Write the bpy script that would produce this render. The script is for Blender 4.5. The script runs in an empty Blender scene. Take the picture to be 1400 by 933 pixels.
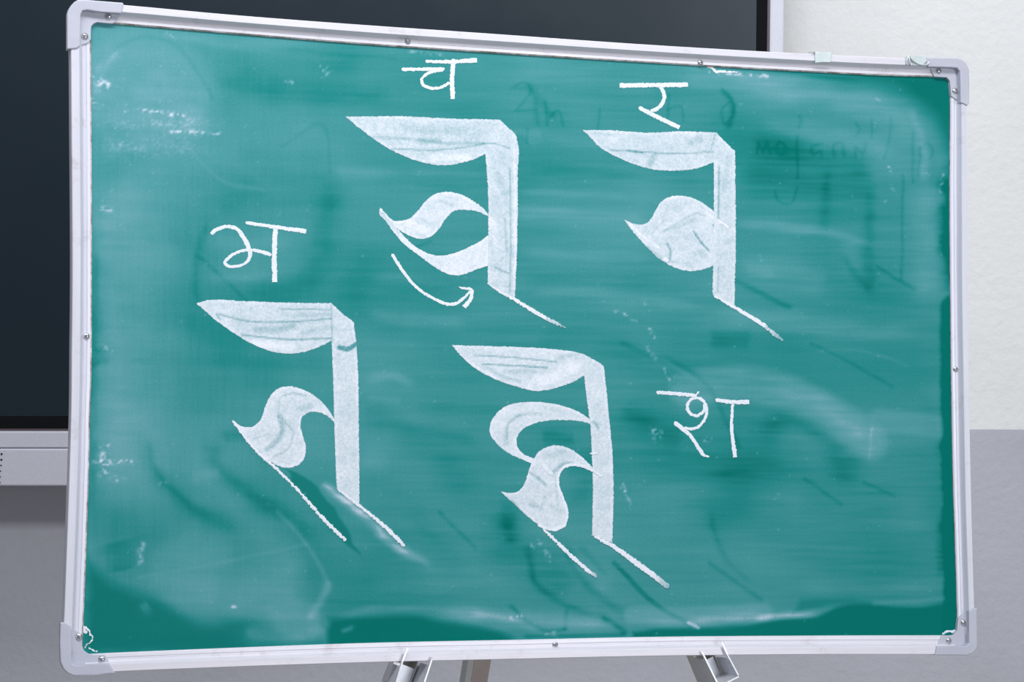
import bpy, bmesh, math, random
import numpy as np
from mathutils import Vector, Matrix
from mathutils.geometry import delaunay_2d_cdt

SC = bpy.context.scene
COL = SC.collection
random.seed(4); RNG = np.random.default_rng(7)

# ------------------------------------------------------------------ camera
F = 3000.0; CX, CY = 700.0, 466.5            # focal length in pixels of the 1400 px frame
PITCH = math.radians(6.0)
CAM = Vector((0, 0, 1.50))
RIGHT = Vector((1, 0, 0))
FWD = Vector((0, math.cos(PITCH), -math.sin(PITCH)))
UP = Vector((0, math.sin(PITCH), math.cos(PITCH)))
cam_data = bpy.data.cameras.new('camera'); cam = bpy.data.objects.new('camera', cam_data); COL.objects.link(cam)
cam_data.sensor_width = 36; cam_data.lens = F / 1400 * 36; cam_data.clip_start = 0.05
cam.location = CAM; cam.rotation_euler = (math.pi / 2 - PITCH, 0, 0)
SC.camera = cam

# ------------------------------------------------------------------ light
SC.view_settings.view_transform = 'Standard'; SC.view_settings.look = 'None'
SC.view_settings.gamma = 1; SC.view_settings.use_curve_mapping = False
SC.view_settings.exposure = 0.14
world = bpy.data.worlds.new('world'); SC.world = world; world.use_nodes = True
bg = world.node_tree.nodes['Background']; bg.inputs[0].default_value = (0.83, 0.89, 1.0, 1); bg.inputs[1].default_value = 0.18
def area(name, loc, target, sx, sy, power, color):
    d = bpy.data.lights.new(name, 'AREA'); d.shape = 'RECTANGLE'; d.size = sx; d.size_y = sy; d.energy = power; d.color = color
    o = bpy.data.objects.new(name, d); COL.objects.link(o); o.location = loc
    o.rotation_euler = (Vector(target) - Vector(loc)).to_track_quat('-Z', 'Y').to_euler(); return o
area('window_light', (2.1, -0.9, 1.75), (0.3, 2.6, 1.1), 1.3, 1.3, 48, (0.95, 0.975, 1.0))
area('ceiling_light', (0.1, 2.55, 3.15), (0.1, 2.55, 0), 2.6, 0.3, 23, (0.98, 0.985, 1.0))
area('ceiling_light', (0.0, 1.15, 2.62), (0.0, 1.9, 1.2), 1.8, 0.3, 25, (0.98, 0.985, 1.0))

# ------------------------------------------------------------------ helpers
def srgb(r, g, b):
    f = lambda c: (c / 255 / 12.92) if c / 255 <= 0.04045 else ((c / 255 + 0.055) / 1.055) ** 2.4
    return (f(r), f(g), f(b), 1)
def ray(x, y): return (RIGHT * ((x - CX) / F) + UP * ((CY - y) / F) + FWD)
def at_depth(x, y, Y):                        # the point of a plane Y = const that a pixel of the photograph shows
    d = ray(x, y); return CAM + d * ((Y - CAM.y) / d.y)
def obj(name, me, mat, parent=None):
    o = bpy.data.objects.new(name, me); COL.objects.link(o)
    if mat is not None: me.materials.append(mat)
    if parent is not None: o.parent = parent
    return o
def mesh_from(name, verts, faces, smooth=False):
    me = bpy.data.meshes.new(name); me.from_pydata([tuple(v) for v in verts], [], faces); me.update()
    bm = bmesh.new(); bm.from_mesh(me); bmesh.ops.recalc_face_normals(bm, faces=bm.faces); bm.to_mesh(me); bm.free()
    if smooth:
        for p in me.polygons: p.use_smooth = True
    return me
def bm_mesh(name, bm, smooth=False):
    me = bpy.data.meshes.new(name); bmesh.ops.recalc_face_normals(bm, faces=bm.faces); bm.to_mesh(me); bm.free()
    if smooth:
        for p in me.polygons: p.use_smooth = True
    return me
def add_box(bm, x0, x1, y0, y1, z0, z1, bevel=0.0, M=None):
    t = bmesh.new(); bmesh.ops.create_cube(t, size=1)
    for v in t.verts: v.co = Vector(((x0 + x1) / 2 + v.co.x * (x1 - x0), (y0 + y1) / 2 + v.co.y * (y1 - y0), (z0 + z1) / 2 + v.co.z * (z1 - z0)))
    if bevel: bmesh.ops.bevel(t, geom=t.edges[:], offset=bevel, segments=2, affect='EDGES', profile=0.6)
    if M is not None: t.transform(M)
    me = bpy.data.meshes.new('tmp'); t.to_mesh(me); t.free(); bm.from_mesh(me); bpy.data.meshes.remove(me)
def add_prism(bm, pts, w0, w1, bevel=0.0, M=None):   # polygon in (u, v) extruded from w0 to w1
    t = bmesh.new()
    vs = [t.verts.new((p[0], p[1], w0)) for p in pts]; f = t.faces.new(vs)
    r = bmesh.ops.extrude_face_region(t, geom=[f]); top = [v for v in r['geom'] if isinstance(v, bmesh.types.BMVert)]
    for v in top: v.co.z = w1
    if bevel:
        es = [e for e in t.edges if all(v in top for v in e.verts)]
        bmesh.ops.bevel(t, geom=es, offset=bevel, segments=3, affect='EDGES', profile=0.5)
    if M is not None: t.transform(M)
    me = bpy.data.meshes.new('tmp'); t.to_mesh(me); t.free(); bm.from_mesh(me); bpy.data.meshes.remove(me)
def thing(name, label, cat, M, group=None):
    o = bpy.data.objects.new(name, None); COL.objects.link(o); o.empty_display_size = 0.05
    o.matrix_world = M; o['label'] = label; o['category'] = cat
    if group: o['group'] = group
    return o
def structure(o): o['kind'] = 'structure'; return o

class Mat:
    def __init__(s, name, color=(.8, .8, .8, 1), rough=.5, metal=0.0, spec=.5):
        s.m = bpy.data.materials.new(name); s.m.use_nodes = True; s.nt = s.m.node_tree
        s.b = s.nt.nodes['Principled BSDF']; s.b.inputs['Base Color'].default_value = color
        s.b.inputs['Roughness'].default_value = rough; s.b.inputs['Metallic'].default_value = metal
        s.b.inputs['Specular IOR Level'].default_value = spec
    def n(s, t, **kw):
        x = s.nt.nodes.new(t)
        for k, v in kw.items(): setattr(x, k, v)
        return x
    def l(s, a, b): s.nt.links.new(a, b)
    def noise(s, scale, detail=4, rough=.6, stretch=(1, 1, 1), rot=0):
        tc = s.n('ShaderNodeTexCoord'); mp = s.n('ShaderNodeMapping'); mp.inputs['Scale'].default_value = stretch
        mp.inputs['Rotation'].default_value = (0, 0, rot)
        nz = s.n('ShaderNodeTexNoise'); nz.inputs['Scale'].default_value = scale; nz.inputs['Detail'].default_value = detail; nz.inputs['Roughness'].default_value = rough
        s.l(tc.outputs['Object'], mp.inputs['Vector']); s.l(mp.outputs[0], nz.inputs['Vector']); return nz.outputs['Fac']
    def ramp(s, fac, stops):
        r = s.n('ShaderNodeValToRGB'); e = r.color_ramp.elements
        while len(e) < len(stops): e.new(.5)
        for el, (p, c) in zip(e, stops): el.position = p; el.color = c
        s.l(fac, r.inputs[0]); return r.outputs[0]
    def math(s, op, a, b=None, clamp=False):
        m = s.n('ShaderNodeMath', operation=op, use_clamp=clamp)
        for i, v in enumerate((a, b)):
            if v is None: continue
            if isinstance(v, (int, float)): m.inputs[i].default_value = v
            else: s.l(v, m.inputs[i])
        return m.outputs[0]
    def mix(s, fac, a, b):
        m = s.n('ShaderNodeMix', data_type='RGBA')
        s.l(fac, m.inputs['Factor'])
        for k, v in (('A', a), ('B', b)):
            i = [q for q in m.inputs if q.name == k and q.type == 'RGBA'][0]
            if isinstance(v, tuple): i.default_value = v
            else: s.l(v, i)
        return [q for q in m.outputs if q.type == 'RGBA'][0]
    def color(s, out): s.l(out, s.b.inputs['Base Color']); return s
    def bump(s, h, strength=.3, dist=.001):
        b = s.n('ShaderNodeBump'); b.inputs['Strength'].default_value = strength; b.inputs['Distance'].default_value = dist
        s.l(h, b.inputs['Height']); s.l(b.outputs[0], s.b.inputs['Normal']); return s

# ------------------------------------------------------------------ materials
CHALK = srgb(228, 232, 242)
FILM = [(0, srgb(0, 108, 100)), (.12, srgb(34, 130, 129)), (.26, srgb(72, 146, 150)), (.48, srgb(104, 160, 169)), (1, srgb(205, 216, 230))]

m_wall = Mat('painted_plaster', rough=.75, spec=.25)
tc = m_wall.n('ShaderNodeTexCoord'); sp = m_wall.n('ShaderNodeSeparateXYZ'); m_wall.l(tc.outputs['Object'], sp.inputs[0])
DADO = at_depth(1360, 587.5, 3.4).z
wob = m_wall.math('MULTIPLY', m_wall.noise(9, 2), .0016)
hgt = m_wall.math('GREATER_THAN', m_wall.math('SUBTRACT', sp.outputs['Z'], wob), DADO - .0008)
stain = m_wall.noise(3.0, 5, .6)
white = m_wall.ramp(stain, [(.3, srgb(233, 235, 236)), (.7, srgb(240, 242, 243))])
grey = m_wall.ramp(stain, [(.3, srgb(185, 187, 196)), (.7, srgb(193, 195, 205))])
m_wall.color(m_wall.mix(hgt, grey, white))
wn = m_wall.math('ADD', m_wall.noise(85, 3, .55), m_wall.math('MULTIPLY', m_wall.noise(24, 3, .5), 1.2))
m_wall.bump(wn, .55, .0022)
m_floor = Mat('terrazzo_floor', rough=.4); m_floor.color(m_floor.ramp(m_floor.noise(60, 4), [(.35, srgb(150, 146, 140)), (.65, srgb(182, 178, 170))]))
m_base = Mat('grey_gloss_paint', srgb(120, 120, 126), .35)

def alu(name, c0, c1, rough, stretch, metal=.08, grime=True):
    m = Mat(name, rough=rough, metal=metal, spec=.3)
    base = m.ramp(m.noise(9, 5, .7, stretch), [(.25, c0), (.75, c1)])
    if grime:
        g = m.ramp(m.noise(30, 6, .75), [(.57, (0, 0, 0, 1)), (.70, (1, 1, 1, 1))])
        g2 = m.math('MULTIPLY', g, .35)
        base = m.mix(g2, base, srgb(158, 150, 146))
    m.color(base)
    m.l(m.math('ADD', m.math('MULTIPLY', m.noise(40, 3, .5, stretch), .2), rough - .1), m.b.inputs['Roughness'])
    return m
m_rail_h = alu('brushed_aluminium_rail', srgb(204, 203, 213), srgb(220, 218, 227), .38, (1, 30, 30))
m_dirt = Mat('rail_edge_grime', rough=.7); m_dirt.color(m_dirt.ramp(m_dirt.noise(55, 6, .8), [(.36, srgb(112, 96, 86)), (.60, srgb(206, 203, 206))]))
m_rail_v = alu('brushed_aluminium_upright', srgb(200, 201, 214), srgb(214, 214, 226), .36, (30, 1, 30))
m_cap = Mat('grey_plastic_cap', rough=.45, spec=.4); m_cap.color(m_cap.ramp(m_cap.noise(25, 4), [(.3, srgb(176, 178, 193)), (.7, srgb(187, 189, 203))]))
m_screw = Mat('zinc_screw', srgb(205, 208, 214), .25, .85)
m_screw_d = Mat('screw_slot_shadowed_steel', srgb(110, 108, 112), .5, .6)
m_clip = alu('thin_tin_clip', srgb(184, 197, 199), srgb(208, 219, 220), .4, (20, 4, 20), .3, False)
m_tape = Mat('torn_clear_tape', rough=.5); m_tape.color(m_tape.ramp(m_tape.noise(150, 4), [(.35, srgb(205, 222, 216)), (.65, srgb(240, 244, 242))]))
m_steel = alu('galvanised_easel_steel', srgb(206, 209, 216), srgb(224, 227, 233), .4, (6, 6, 6), .35)
m_paint = Mat('beige_grey_paint', rough=.5); m_paint.color(m_paint.ramp(m_paint.noise(40, 5), [(.3, srgb(214, 211, 206)), (.7, srgb(230, 228, 224))]))
m_rear = Mat('taupe_painted_leg', rough=.55); m_rear.color(m_rear.ramp(m_rear.noise(30, 4), [(.3, srgb(178, 166, 165)), (.7, srgb(190, 179, 178))]))
m_edgep = Mat('grey_painted_leg_edge', srgb(198, 200, 204), .5)
m_rubber = Mat('black_rubber', srgb(35, 35, 37), .7)

m_bezel = Mat('silver_bezel', srgb(206, 208, 222), .45, 0.0, .3); m_bezel.color(m_bezel.ramp(m_bezel.noise(400, 2), [(.3, srgb(216, 218, 232)), (.7, srgb(224, 226, 238))]))
m_black = Mat('black_inactive_border', srgb(4, 6, 10), .12, 0, .5)
m_screen = Mat('anti_glare_screen', srgb(20, 38, 50), .30, 0, .6)
m_screen.l(m_screen.math('ADD', m_screen.math('MULTIPLY', m_screen.noise(5, 5, .7), .12), .26), m_screen.b.inputs['Roughness'])
m_seam = Mat('brown_seam', srgb(96, 84, 92), .5)
m_hole = Mat('speaker_hole_black', srgb(16, 18, 28), .8)

# writing surface: clean green enamel under a layer of chalk dust (attribute), with fine grain
m_board = Mat('green_enamel_with_chalk_dust', rough=.65, spec=.03)
at = m_board.n('ShaderNodeAttribute'); at.attribute_name = 'dust'
grain = m_board.math('SUBTRACT', m_board.noise(520, 3, .7), .5)
streak = m_board.math('SUBTRACT', m_board.noise(14, 4, .65, (1, 22, 1), .06), .5)
weave = m_board.math('SUBTRACT', m_board.noise(16, 3, .6, (24, 1, 1)), .5)
d1 = m_board.math('ADD', at.outputs['Fac'], m_board.math('MULTIPLY', m_board.math('ADD', m_board.math('MULTIPLY', grain, .55), m_board.math('ADD', m_board.math('MULTIPLY', streak, .09), m_board.math('MULTIPLY', weave, .10))), m_board.math('ADD', at.outputs['Fac'], .03)), True)
speck = m_board.ramp(m_board.noise(300, 2, .5), [(.735, (0, 0, 0, 1)), (.78, (1, 1, 1, 1))])
d2 = m_board.math('ADD', d1, m_board.math('MULTIPLY', speck, .16), True)
m_board.color(m_board.ramp(d2, FILM))

m_chalk = Mat('white_chalk_on_green', rough=.9, spec=.1)
at = m_chalk.n('ShaderNodeAttribute'); at.attribute_name = 'chalk'
g = m_chalk.math('SUBTRACT', m_chalk.noise(480, 4, .75), .5)
g2 = m_chalk.math('SUBTRACT', m_chalk.noise(70, 4, .6), .5)
f = m_chalk.math('ADD', at.outputs['Fac'], m_chalk.math('ADD', m_chalk.math('MULTIPLY', g, 1.05), m_chalk.math('MULTIPLY', g2, .22)), True)
m_chalk.color(m_chalk.mix(f, srgb(78, 148, 156), CHALK)); m_chalk.bump(g, .2, .0002)

# ------------------------------------------------------------------ setting
WALL_Y = 3.4
bm = bmesh.new(); add_box(bm, -4, 4, WALL_Y, WALL_Y + .2, 0, 3.2); structure(obj('wall_back', bm_mesh('wall_back', bm), m_wall.m))
bm = bmesh.new(); add_box(bm, -4, 4, -3, WALL_Y, -.1, 0); structure(obj('floor', bm_mesh('floor', bm), m_floor.m))
bm = bmesh.new(); add_box(bm, -4, 4, WALL_Y - .015, WALL_Y, 0, .1, .003); structure(obj('baseboard_back', bm_mesh('baseboard_back', bm), m_base.m))

# ------------------------------------------------------------------ interactive display on the wall
PY = WALL_Y - .10                              # its front plane
def P(x, y): p = at_depth(x, y, PY); return p.x, p.z
xr, _ = P(1071.5, 60); xb, _ = P(1052, 60); xm, _ = P(1049, 60); xa, _ = P(1034, 60)
z_act = P(40, 569.5)[1]; z_blk = P(40, 587)[1]; z_seam = P(40, 590)[1]; z_b0 = P(40, 612.5)[1]; z_s0 = P(40, 664)[1]
W_ = 1.74; xl = xr - W_; H_ACT = .95; zt_a = z_act + H_ACT; zt = zt_a + (xr - xa)
xc = (xl + xr) / 2
disp = thing('interactive_display', 'large dark wall-mounted flat screen with silver bezel behind the green chalkboard', 'display', Matrix.Translation((xc, WALL_Y, z_s0)))
def dbox(name, x0, x1, z0, z1, y0, y1, mat, bev=.0, par=disp):
    bm = bmesh.new(); add_box(bm, x0 - xc, x1 - xc, y0 - WALL_Y, y1 - WALL_Y, z0 - z_s0, z1 - z_s0, bev); return obj(name, bm_mesh(name, bm), mat.m, par)
ml = xl + (xr - xm); bl = xl + (xr - xb); al = xl + (xr - xa)
dbox('housing', xl + .004, xr - .004, z_b0, zt - .004, PY + .012, WALL_Y - .012, m_black)
dbox('wall_bracket', xc - .4, xc + .4, z_act + .2, z_act + .6, WALL_Y - .013, WALL_Y - .0012, m_base)
dbox('inactive_border', ml, xm, z_blk, zt_a + (xm - xa), PY + .004, PY + .012, m_black)
dbox('screen', al, xa, z_act, zt_a, PY + .003, PY + .0045, m_screen)
dbox('bezel', xb, xr, z_b0, zt, PY - .001, PY + .03, m_bezel, .004)
dbox('bezel', xl, bl, z_b0, zt, PY - .001, PY + .03, m_bezel, .004)
dbox('bezel', bl, xb, zt_a + (xb - xa), zt, PY - .001, PY + .03, m_bezel, .004)
dbox('bezel', bl - .002, xb + .002, z_b0, z_seam, PY - .002, PY + .03, m_bezel, .0022)
dbox('seam', bl, xb, z_seam, z_blk, PY + .002, PY + .012, m_seam)
dbox('seam', xb - (xb - xm), xb, z_blk, zt_a + (xm - xa), PY + .002, PY + .012, m_seam)
spk = dbox('speaker_bar', xl, xr, z_s0, z_b0 - .0012, PY - .004, WALL_Y - .02, m_bezel, .0024)
dist = PY - CAM.y
for k in range(6):                               # the column of speaker holes at the edge of the picture
    x, z = P(3.1 - .44 * k, 620.6 + 7.75 * k); r = (.0016, .0016, .0012, .0011, .001, .001)[k]
    bm = bmesh.new(); bmesh.ops.create_cone(bm, cap_ends=True, segments=12, radius1=r, radius2=r, depth=.0012, matrix=Matrix.Translation((x - xc, PY - .004 - WALL_Y, z - z_s0)) @ Matrix.Rotation(math.pi / 2, 4, 'X'))
    obj('speaker_hole', bm_mesh('speaker_hole', bm), m_hole.m, spk)
bm = bmesh.new()
for i in range(1, 40):
    for k in range(6):
        x, z = P(3.1 - .44 * k - 9 * i, 620.6 + 7.75 * k)
        bmesh.ops.create_cone(bm, cap_ends=True, segments=8, radius1=.0013, radius2=.0013, depth=.0012, matrix=Matrix.Translation((x - xc, PY - .004 - WALL_Y, z - z_s0)) @ Matrix.Rotation(math.pi / 2, 4, 'X'))
o = obj('speaker_perforation', bm_mesh('speaker_perforation', bm), m_hole.m, spk); o['kind'] = 'stuff'

# ------------------------------------------------------------------ pose of the chalkboard (0.9 m x 0.6 m, standing turned and leaning back)
def cam2w(v): return RIGHT * v[0] + UP * v[1] + FWD * v[2]
r1 = cam2w((0.956, -0.021, 0.292)).normalized()
r2 = cam2w((-0.001, 0.998, 0.058)); r2 = (r2 - r1 * r2.dot(r1)).normalized()
nrm = r1.cross(r2).normalized()                  # towards the room
BL = CAM + cam2w((-0.529 * .75, -0.392 * .75, 2.567 * .75))   # lower left corner of the frame front
ORG = BL + r1 * .45
BM = Matrix(((r1.x, r2.x, nrm.x, ORG.x), (r1.y, r2.y, nrm.y, ORG.y), (r1.z, r2.z, nrm.z, ORG.z), (0, 0, 0, 1)))
def L(x, y, w=0.0):                              # photograph pixel -> (u, v) on the board, w metres in front of the frame front
    d = ray(x, y); o = ORG + nrm * w
    p = CAM + d * ((o - CAM).dot(nrm) / d.dot(nrm)); q = p - ORG
    return (q.dot(r1), q.dot(r2))
WS = -.0096                                      # writing surface
PX = .00073                                      # metres per photograph pixel on the board

board = thing('chalkboard', 'green chalkboard in an aluminium frame with large chalk letters, standing on an easel', 'chalkboard', BM)

def interp(pts, s, axis):                        # smooth curve through measured points
    pts = sorted(pts, key=lambda p: p[axis]); a = np.array([p[axis] for p in pts]); b = np.array([p[1 - axis] for p in pts])
    d = np.gradient(b, a); i = np.clip(np.searchsorted(a, s) - 1, 0, len(a) - 2); h = a[i + 1] - a[i]; t = (s - a[i]) / h
    return ((2*t**3-3*t**2+1)*b[i] + (t**3-2*t**2+t)*h*d[i] + (-2*t**3+3*t**2)*b[i+1] + (t**3-t**2)*h*d[i+1])
TOP_O = [(92, 0), (170, 6.5), (300, 18.5), (520, 35.4), (640, 43.6), (900, 61.7), (1040, 69.9), (1090, 72.6), (1220, 78.6), (1325, 82)]
TOP_I = [(92, 28), (154, 32.5), (300, 44.6), (520, 62.2), (640, 70.3), (900, 86.6), (1100, 98), (1220, 103.8), (1290, 105.6), (1325, 107)]
BOT_O = [(82, 923), (158, 919), (280, 914), (520, 906), (690, 902.2), (880, 898), (1120, 895.5), (1275, 895.6), (1336, 895.6)]
BOT_I = [(82, 896.5), (150, 893.3), (280, 887.8), (480, 880.3), (720, 875), (880, 871.6), (1120, 869.6), (1280, 869.2), (1336, 869.2)]
LEF_O = [(95.5, -2), (96.5, 70), (97.2, 160), (98.4, 400), (97.6, 480), (97, 552), (94.6, 640), (92.6, 700), (89.6, 780), (87, 850), (84, 925)]
LEF_I = [(123.6, -2), (124.4, 60), (125.2, 160), (125.6, 380), (124.8, 520), (123.4, 560), (121.8, 640), (119.2, 720), (116.3, 800), (114.2, 850), (111, 925)]
RIG_I = [(1299.6, 80), (1299.5, 140), (1298.8, 240), (1300, 440), (1301.2, 540), (1303, 640), (1307.2, 780), (1309, 840), (1310, 897)]
RIG_O = [(1322, 80), (1322, 160), (1322.8, 240), (1323.8, 440), (1325.5, 540), (1327.3, 640), (1330.8, 780), (1332.4, 830), (1334, 897)]

PROFILE = [(0, -.0185), (0, -.0012), (.035, 0), (.40, 0), (.43, -.0006), (.56, -.0062), (.60, -.0068), (.74, -.0068), (.75, -.0073), (.77, -.0073), (.78, -.0068), (.93, -.0070), (1, -.0080), (1, -.0185)]
def rail(outer, inner, axis, lo, hi, mat, dirty=(), n=60):
    verts = []; faces = []; k = len(PROFILE)
    for i in range(n + 1):
        s = lo + (hi - lo) * i / n
        po = float(interp(outer, s, axis)); pi_ = float(interp(inner, s, axis))
        a = L(*((s, po) if axis == 0 else (po, s)), 0.0); b = L(*((s, pi_) if axis == 0 else (pi_, s)), -.0078)
        for t, w in PROFILE: verts.append((a[0] + (b[0] - a[0]) * t, a[1] + (b[1] - a[1]) * t, w))
    for i in range(n):
        for j in range(k):
            faces.append((i*k + j, i*k + (j+1) % k, (i+1)*k + (j+1) % k, (i+1)*k + j))
    faces.append(tuple(range(k))); faces.append(tuple(n*k + j for j in range(k)))
    o = obj('frame_rail', mesh_from('frame_rail', verts, faces), mat.m, board)
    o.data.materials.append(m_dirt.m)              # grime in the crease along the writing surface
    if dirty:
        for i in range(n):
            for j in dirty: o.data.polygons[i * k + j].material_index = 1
    return o
rail_top = rail(TOP_O, TOP_I, 0, 128, 1292, m_rail_h, (11, 12))
rail_bottom = rail(BOT_O, BOT_I, 0, 116, 1306, m_rail_h)
rail_left = rail(LEF_O, LEF_I, 1, 34, 892, m_rail_v, (11, 12))
rail_right = rail(RIG_O, RIG_I, 1, 106, 868, m_rail_v, (12,))
bm = bmesh.new()
c = [L(110, 15), L(1312, 92), L(1322, 883), L(98, 908)]
add_prism(bm, c, -.0185, -.0120); obj('backing_panel', bm_mesh('backing_panel', bm), m_base.m, board)

def add_screw(bm, bm2, x, y, w, r=.0031, rot=.4):
    u, v = L(x, y, w); M = Matrix.Translation((u, v, w)) @ Matrix.Rotation(rot, 4, 'Z')
    t = bmesh.new(); bmesh.ops.create_uvsphere(t, u_segments=20, v_segments=12, radius=r)
    bmesh.ops.delete(t, geom=[q for q in t.verts if q.co.z < -1e-5], context='VERTS')
    for q in t.verts: q.co.z *= .62
    t.transform(M); me = bpy.data.meshes.new('t'); t.to_mesh(me); t.free(); bm.from_mesh(me); bpy.data.meshes.remove(me)
    for s in (0, 1):                              # cross recess
        add_box(bm2, -r * .55, r * .55, -r * .13, r * .13, r * .35, r * .66, 0, M @ Matrix.Rotation(s * math.pi / 2, 4, 'Z'))
def screw(x, y, w, parent, r=.0031, rot=.4):
    a, b = bmesh.new(), bmesh.new(); add_screw(a, b, x, y, w, r, rot)
    o = obj('screw', bm_mesh('screw', a, True), m_screw.m, parent); o['label'] = 'round-headed cross-recessed screw'
    me = bm_mesh('s', b); bmx = bmesh.new(); bmx.from_mesh(o.data); n0 = len(bmx.faces); bmx.from_mesh(me)
    bmx.faces.ensure_lookup_table()
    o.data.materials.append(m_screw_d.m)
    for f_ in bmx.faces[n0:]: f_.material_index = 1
    bmx.to_mesh(o.data); bmx.free(); bpy.data.meshes.remove(me)
def cap(plate, rim, screws):
    bm = bmesh.new()
    add_prism(bm, [L(x, y, -.0055) for x, y in plate], -.0200, -.0052, .0006)
    add_prism(bm, [L(x, y, .0016) for x, y in rim], -.0075, .0018, .0011)
    o = obj('corner_cap', bm_mesh('corner_cap', bm), m_cap.m, board); o['label'] = 'grey plastic corner cap with two screws'
    for i, (x, y) in enumerate(screws): screw(x, y, -.0050, o, .0032, .3 + i * .8)
cap([(93, 64), (93, 17), (97, 8), (107, 1), (120, 1), (166, 4), (165, 20), (162, 25), (158, 30.5), (153, 32.3), (145, 31.5), (133, 30.4), (128, 32.5), (125, 36), (124.4, 41), (124.2, 54), (121.5, 58), (116, 60.5), (110, 62), (108, 65)],
    [(91.6, 67), (91.6, 19), (93, 13.5), (96.5, 8), (101, 3), (106.5, -.4), (120, -.2), (168, 3.6), (169.2, 6), (166.4, 17.2), (165, 18.4), (140, 16), (118, 13.6), (112.6, 15), (110.4, 20), (109.4, 63), (105, 66), (100, 66.6)],
    [(148, 22.5), (116, 49.5)])
cap([(1269, 80), (1310, 80.5), (1318, 85), (1324, 95), (1324, 141), (1315, 140), (1306, 135.6), (1300.5, 131.5), (1299.4, 120), (1298.6, 111), (1294.5, 106), (1277.5, 105), (1273.5, 98.5), (1271.5, 92)],
    [(1266.5, 78.6), (1309, 79), (1316, 81.6), (1321.5, 87), (1325, 95), (1325.4, 120), (1325, 142.5), (1322.5, 144.6), (1318, 142), (1313.4, 140), (1313.2, 118), (1312.6, 97.5), (1309, 93), (1300, 92.2), (1270, 91.6), (1267, 88)],
    [(1283.5, 96.8), (1305.7, 124.2)])
cap([(84, 852.5), (91, 853), (99, 859), (112, 867.5), (112.4, 884), (115, 890), (121, 894.4), (128, 895.6), (143.5, 896), (149, 905), (151, 919), (100, 923), (90, 917.5), (84, 908)],
    [(82.4, 852), (90, 851.6), (96.5, 856), (98, 862), (98, 904), (99.4, 908), (103, 910), (125, 908.8), (149, 907.6), (154, 914), (157.4, 921.2), (130, 923), (101, 924.8), (92, 920.6), (86.6, 915), (82.6, 906), (82.2, 880)],
    [(108, 871), (139, 902.3)])
cap([(1335, 834), (1335.5, 884), (1330, 892), (1321, 895.6), (1280, 895.6), (1282, 881), (1288, 870), (1304, 869), (1308.4, 863), (1310, 846), (1318, 838.6), (1326, 834.5)],
    [(1336, 832.4), (1336.4, 884), (1334.6, 889), (1330.4, 893.6), (1322, 896.6), (1279, 896.4), (1279.6, 890), (1281, 884.2), (1300, 884), (1321, 883.6), (1324.8, 880), (1325, 862), (1324.6, 835.6), (1330, 832)],
    [(1317, 851.5), (1297, 876.5)])
for x, y, r_, par in ((557.5, 56.6, .003, rail_top), (957.5, 85.6, .003, rail_top), (118, 460, .0031, rail_left), (1306.5, 505, .003, rail_right), (759, 882, .003, rail_bottom)):
    screw(x, y, -.0068, par, r_, .2)

# ------------------------------------------------------------------ numpy noise and the dust on the board
def vnoise(x, y, sx, sy, seed):
    g = np.random.default_rng(seed).random((256, 256)); fx = x / sx + 1000; fy = y / sy + 1000
    ix = np.floor(fx).astype(int); iy = np.floor(fy).astype(int); tx = fx - ix; ty = fy - iy
    tx = tx * tx * (3 - 2 * tx); ty = ty * ty * (3 - 2 * ty)
    G = lambda a, b: g[b % 256, a % 256]
    return (G(ix, iy) * (1 - tx) + G(ix + 1, iy) * tx) * (1 - ty) + (G(ix, iy + 1) * (1 - tx) + G(ix + 1, iy + 1) * tx) * ty - .5
def spline(pts, step=4.0, closed=False, sharp=50):
    P_ = [np.array(p[:2], float) for p in pts]; n = len(P_); out = []
    def tan(i, seg):                              # tangent at i for the segment starting at seg
        a, b = (i - 1, i + 1)
        if not closed and (a < 0 or b >= n): return P_[(seg + 1) % n] - P_[seg]
        p, q, r = P_[a % n], P_[i % n], P_[b % n]; d1, d2 = q - p, r - q; l1, l2 = np.linalg.norm(d1), np.linalg.norm(d2)
        ang = math.degrees(math.acos(max(-1, min(1, float(d1 @ d2) / (l1 * l2 + 1e-9)))))
        ch = P_[(seg + 1) % n] - P_[seg]
        if ang > sharp: return ch
        return (d1 / l1 * l2 + d2 / l2 * l1) / (l1 + l2) * np.linalg.norm(ch)
    for i in range(n if closed else n - 1):
        a, b = P_[i], P_[(i + 1) % n]; ta, tb = tan(i, i), tan((i + 1) % n if closed else i + 1, i)
        m = max(1, int(np.linalg.norm(b - a) / step))
        for k in range(m):
            t = k / m
            out.append((2*t**3-3*t**2+1)*a + (t**3-2*t**2+t)*ta + (-2*t**3+3*t**2)*b + (t**3-t**2)*tb)
    if not closed: out.append(P_[-1])
    return np.array(out)
def dist_line(X, Y, pts):                         # distance to a polyline and position along it (0..1)
    best = np.full(X.shape, 1e9); pos = np.zeros(X.shape); n = len(pts) - 1
    for i in range(n):
        (x0, y0), (x1, y1) = pts[i], pts[i + 1]; dx, dy = x1 - x0, y1 - y0; q = dx*dx + dy*dy + 1e-9
        t = np.clip(((X - x0)*dx + (Y - y0)*dy) / q, 0, 1); d = np.hypot(X - x0 - t*dx, Y - y0 - t*dy)
        m = d < best; best[m] = d[m]; pos[m] = ((i + t) / n)[m]
    return best, pos
def inside(X, Y, poly):
    r = np.zeros(X.shape, bool); n = len(poly)
    for i in range(n):
        (x0, y0), (x1, y1) = poly[i], poly[(i + 1) % n]
        if y0 == y1: continue
        c_ = ((y0 > Y) != (y1 > Y)) & (X < (x1 - x0) * (Y - y0) / (y1 - y0) + x0); r ^= c_
    return r
def sstep(d, e0, e1): t = np.clip((d - e0) / (e1 - e0 + 1e-9), 0, 1); return t * t * (3 - 2 * t)

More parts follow.
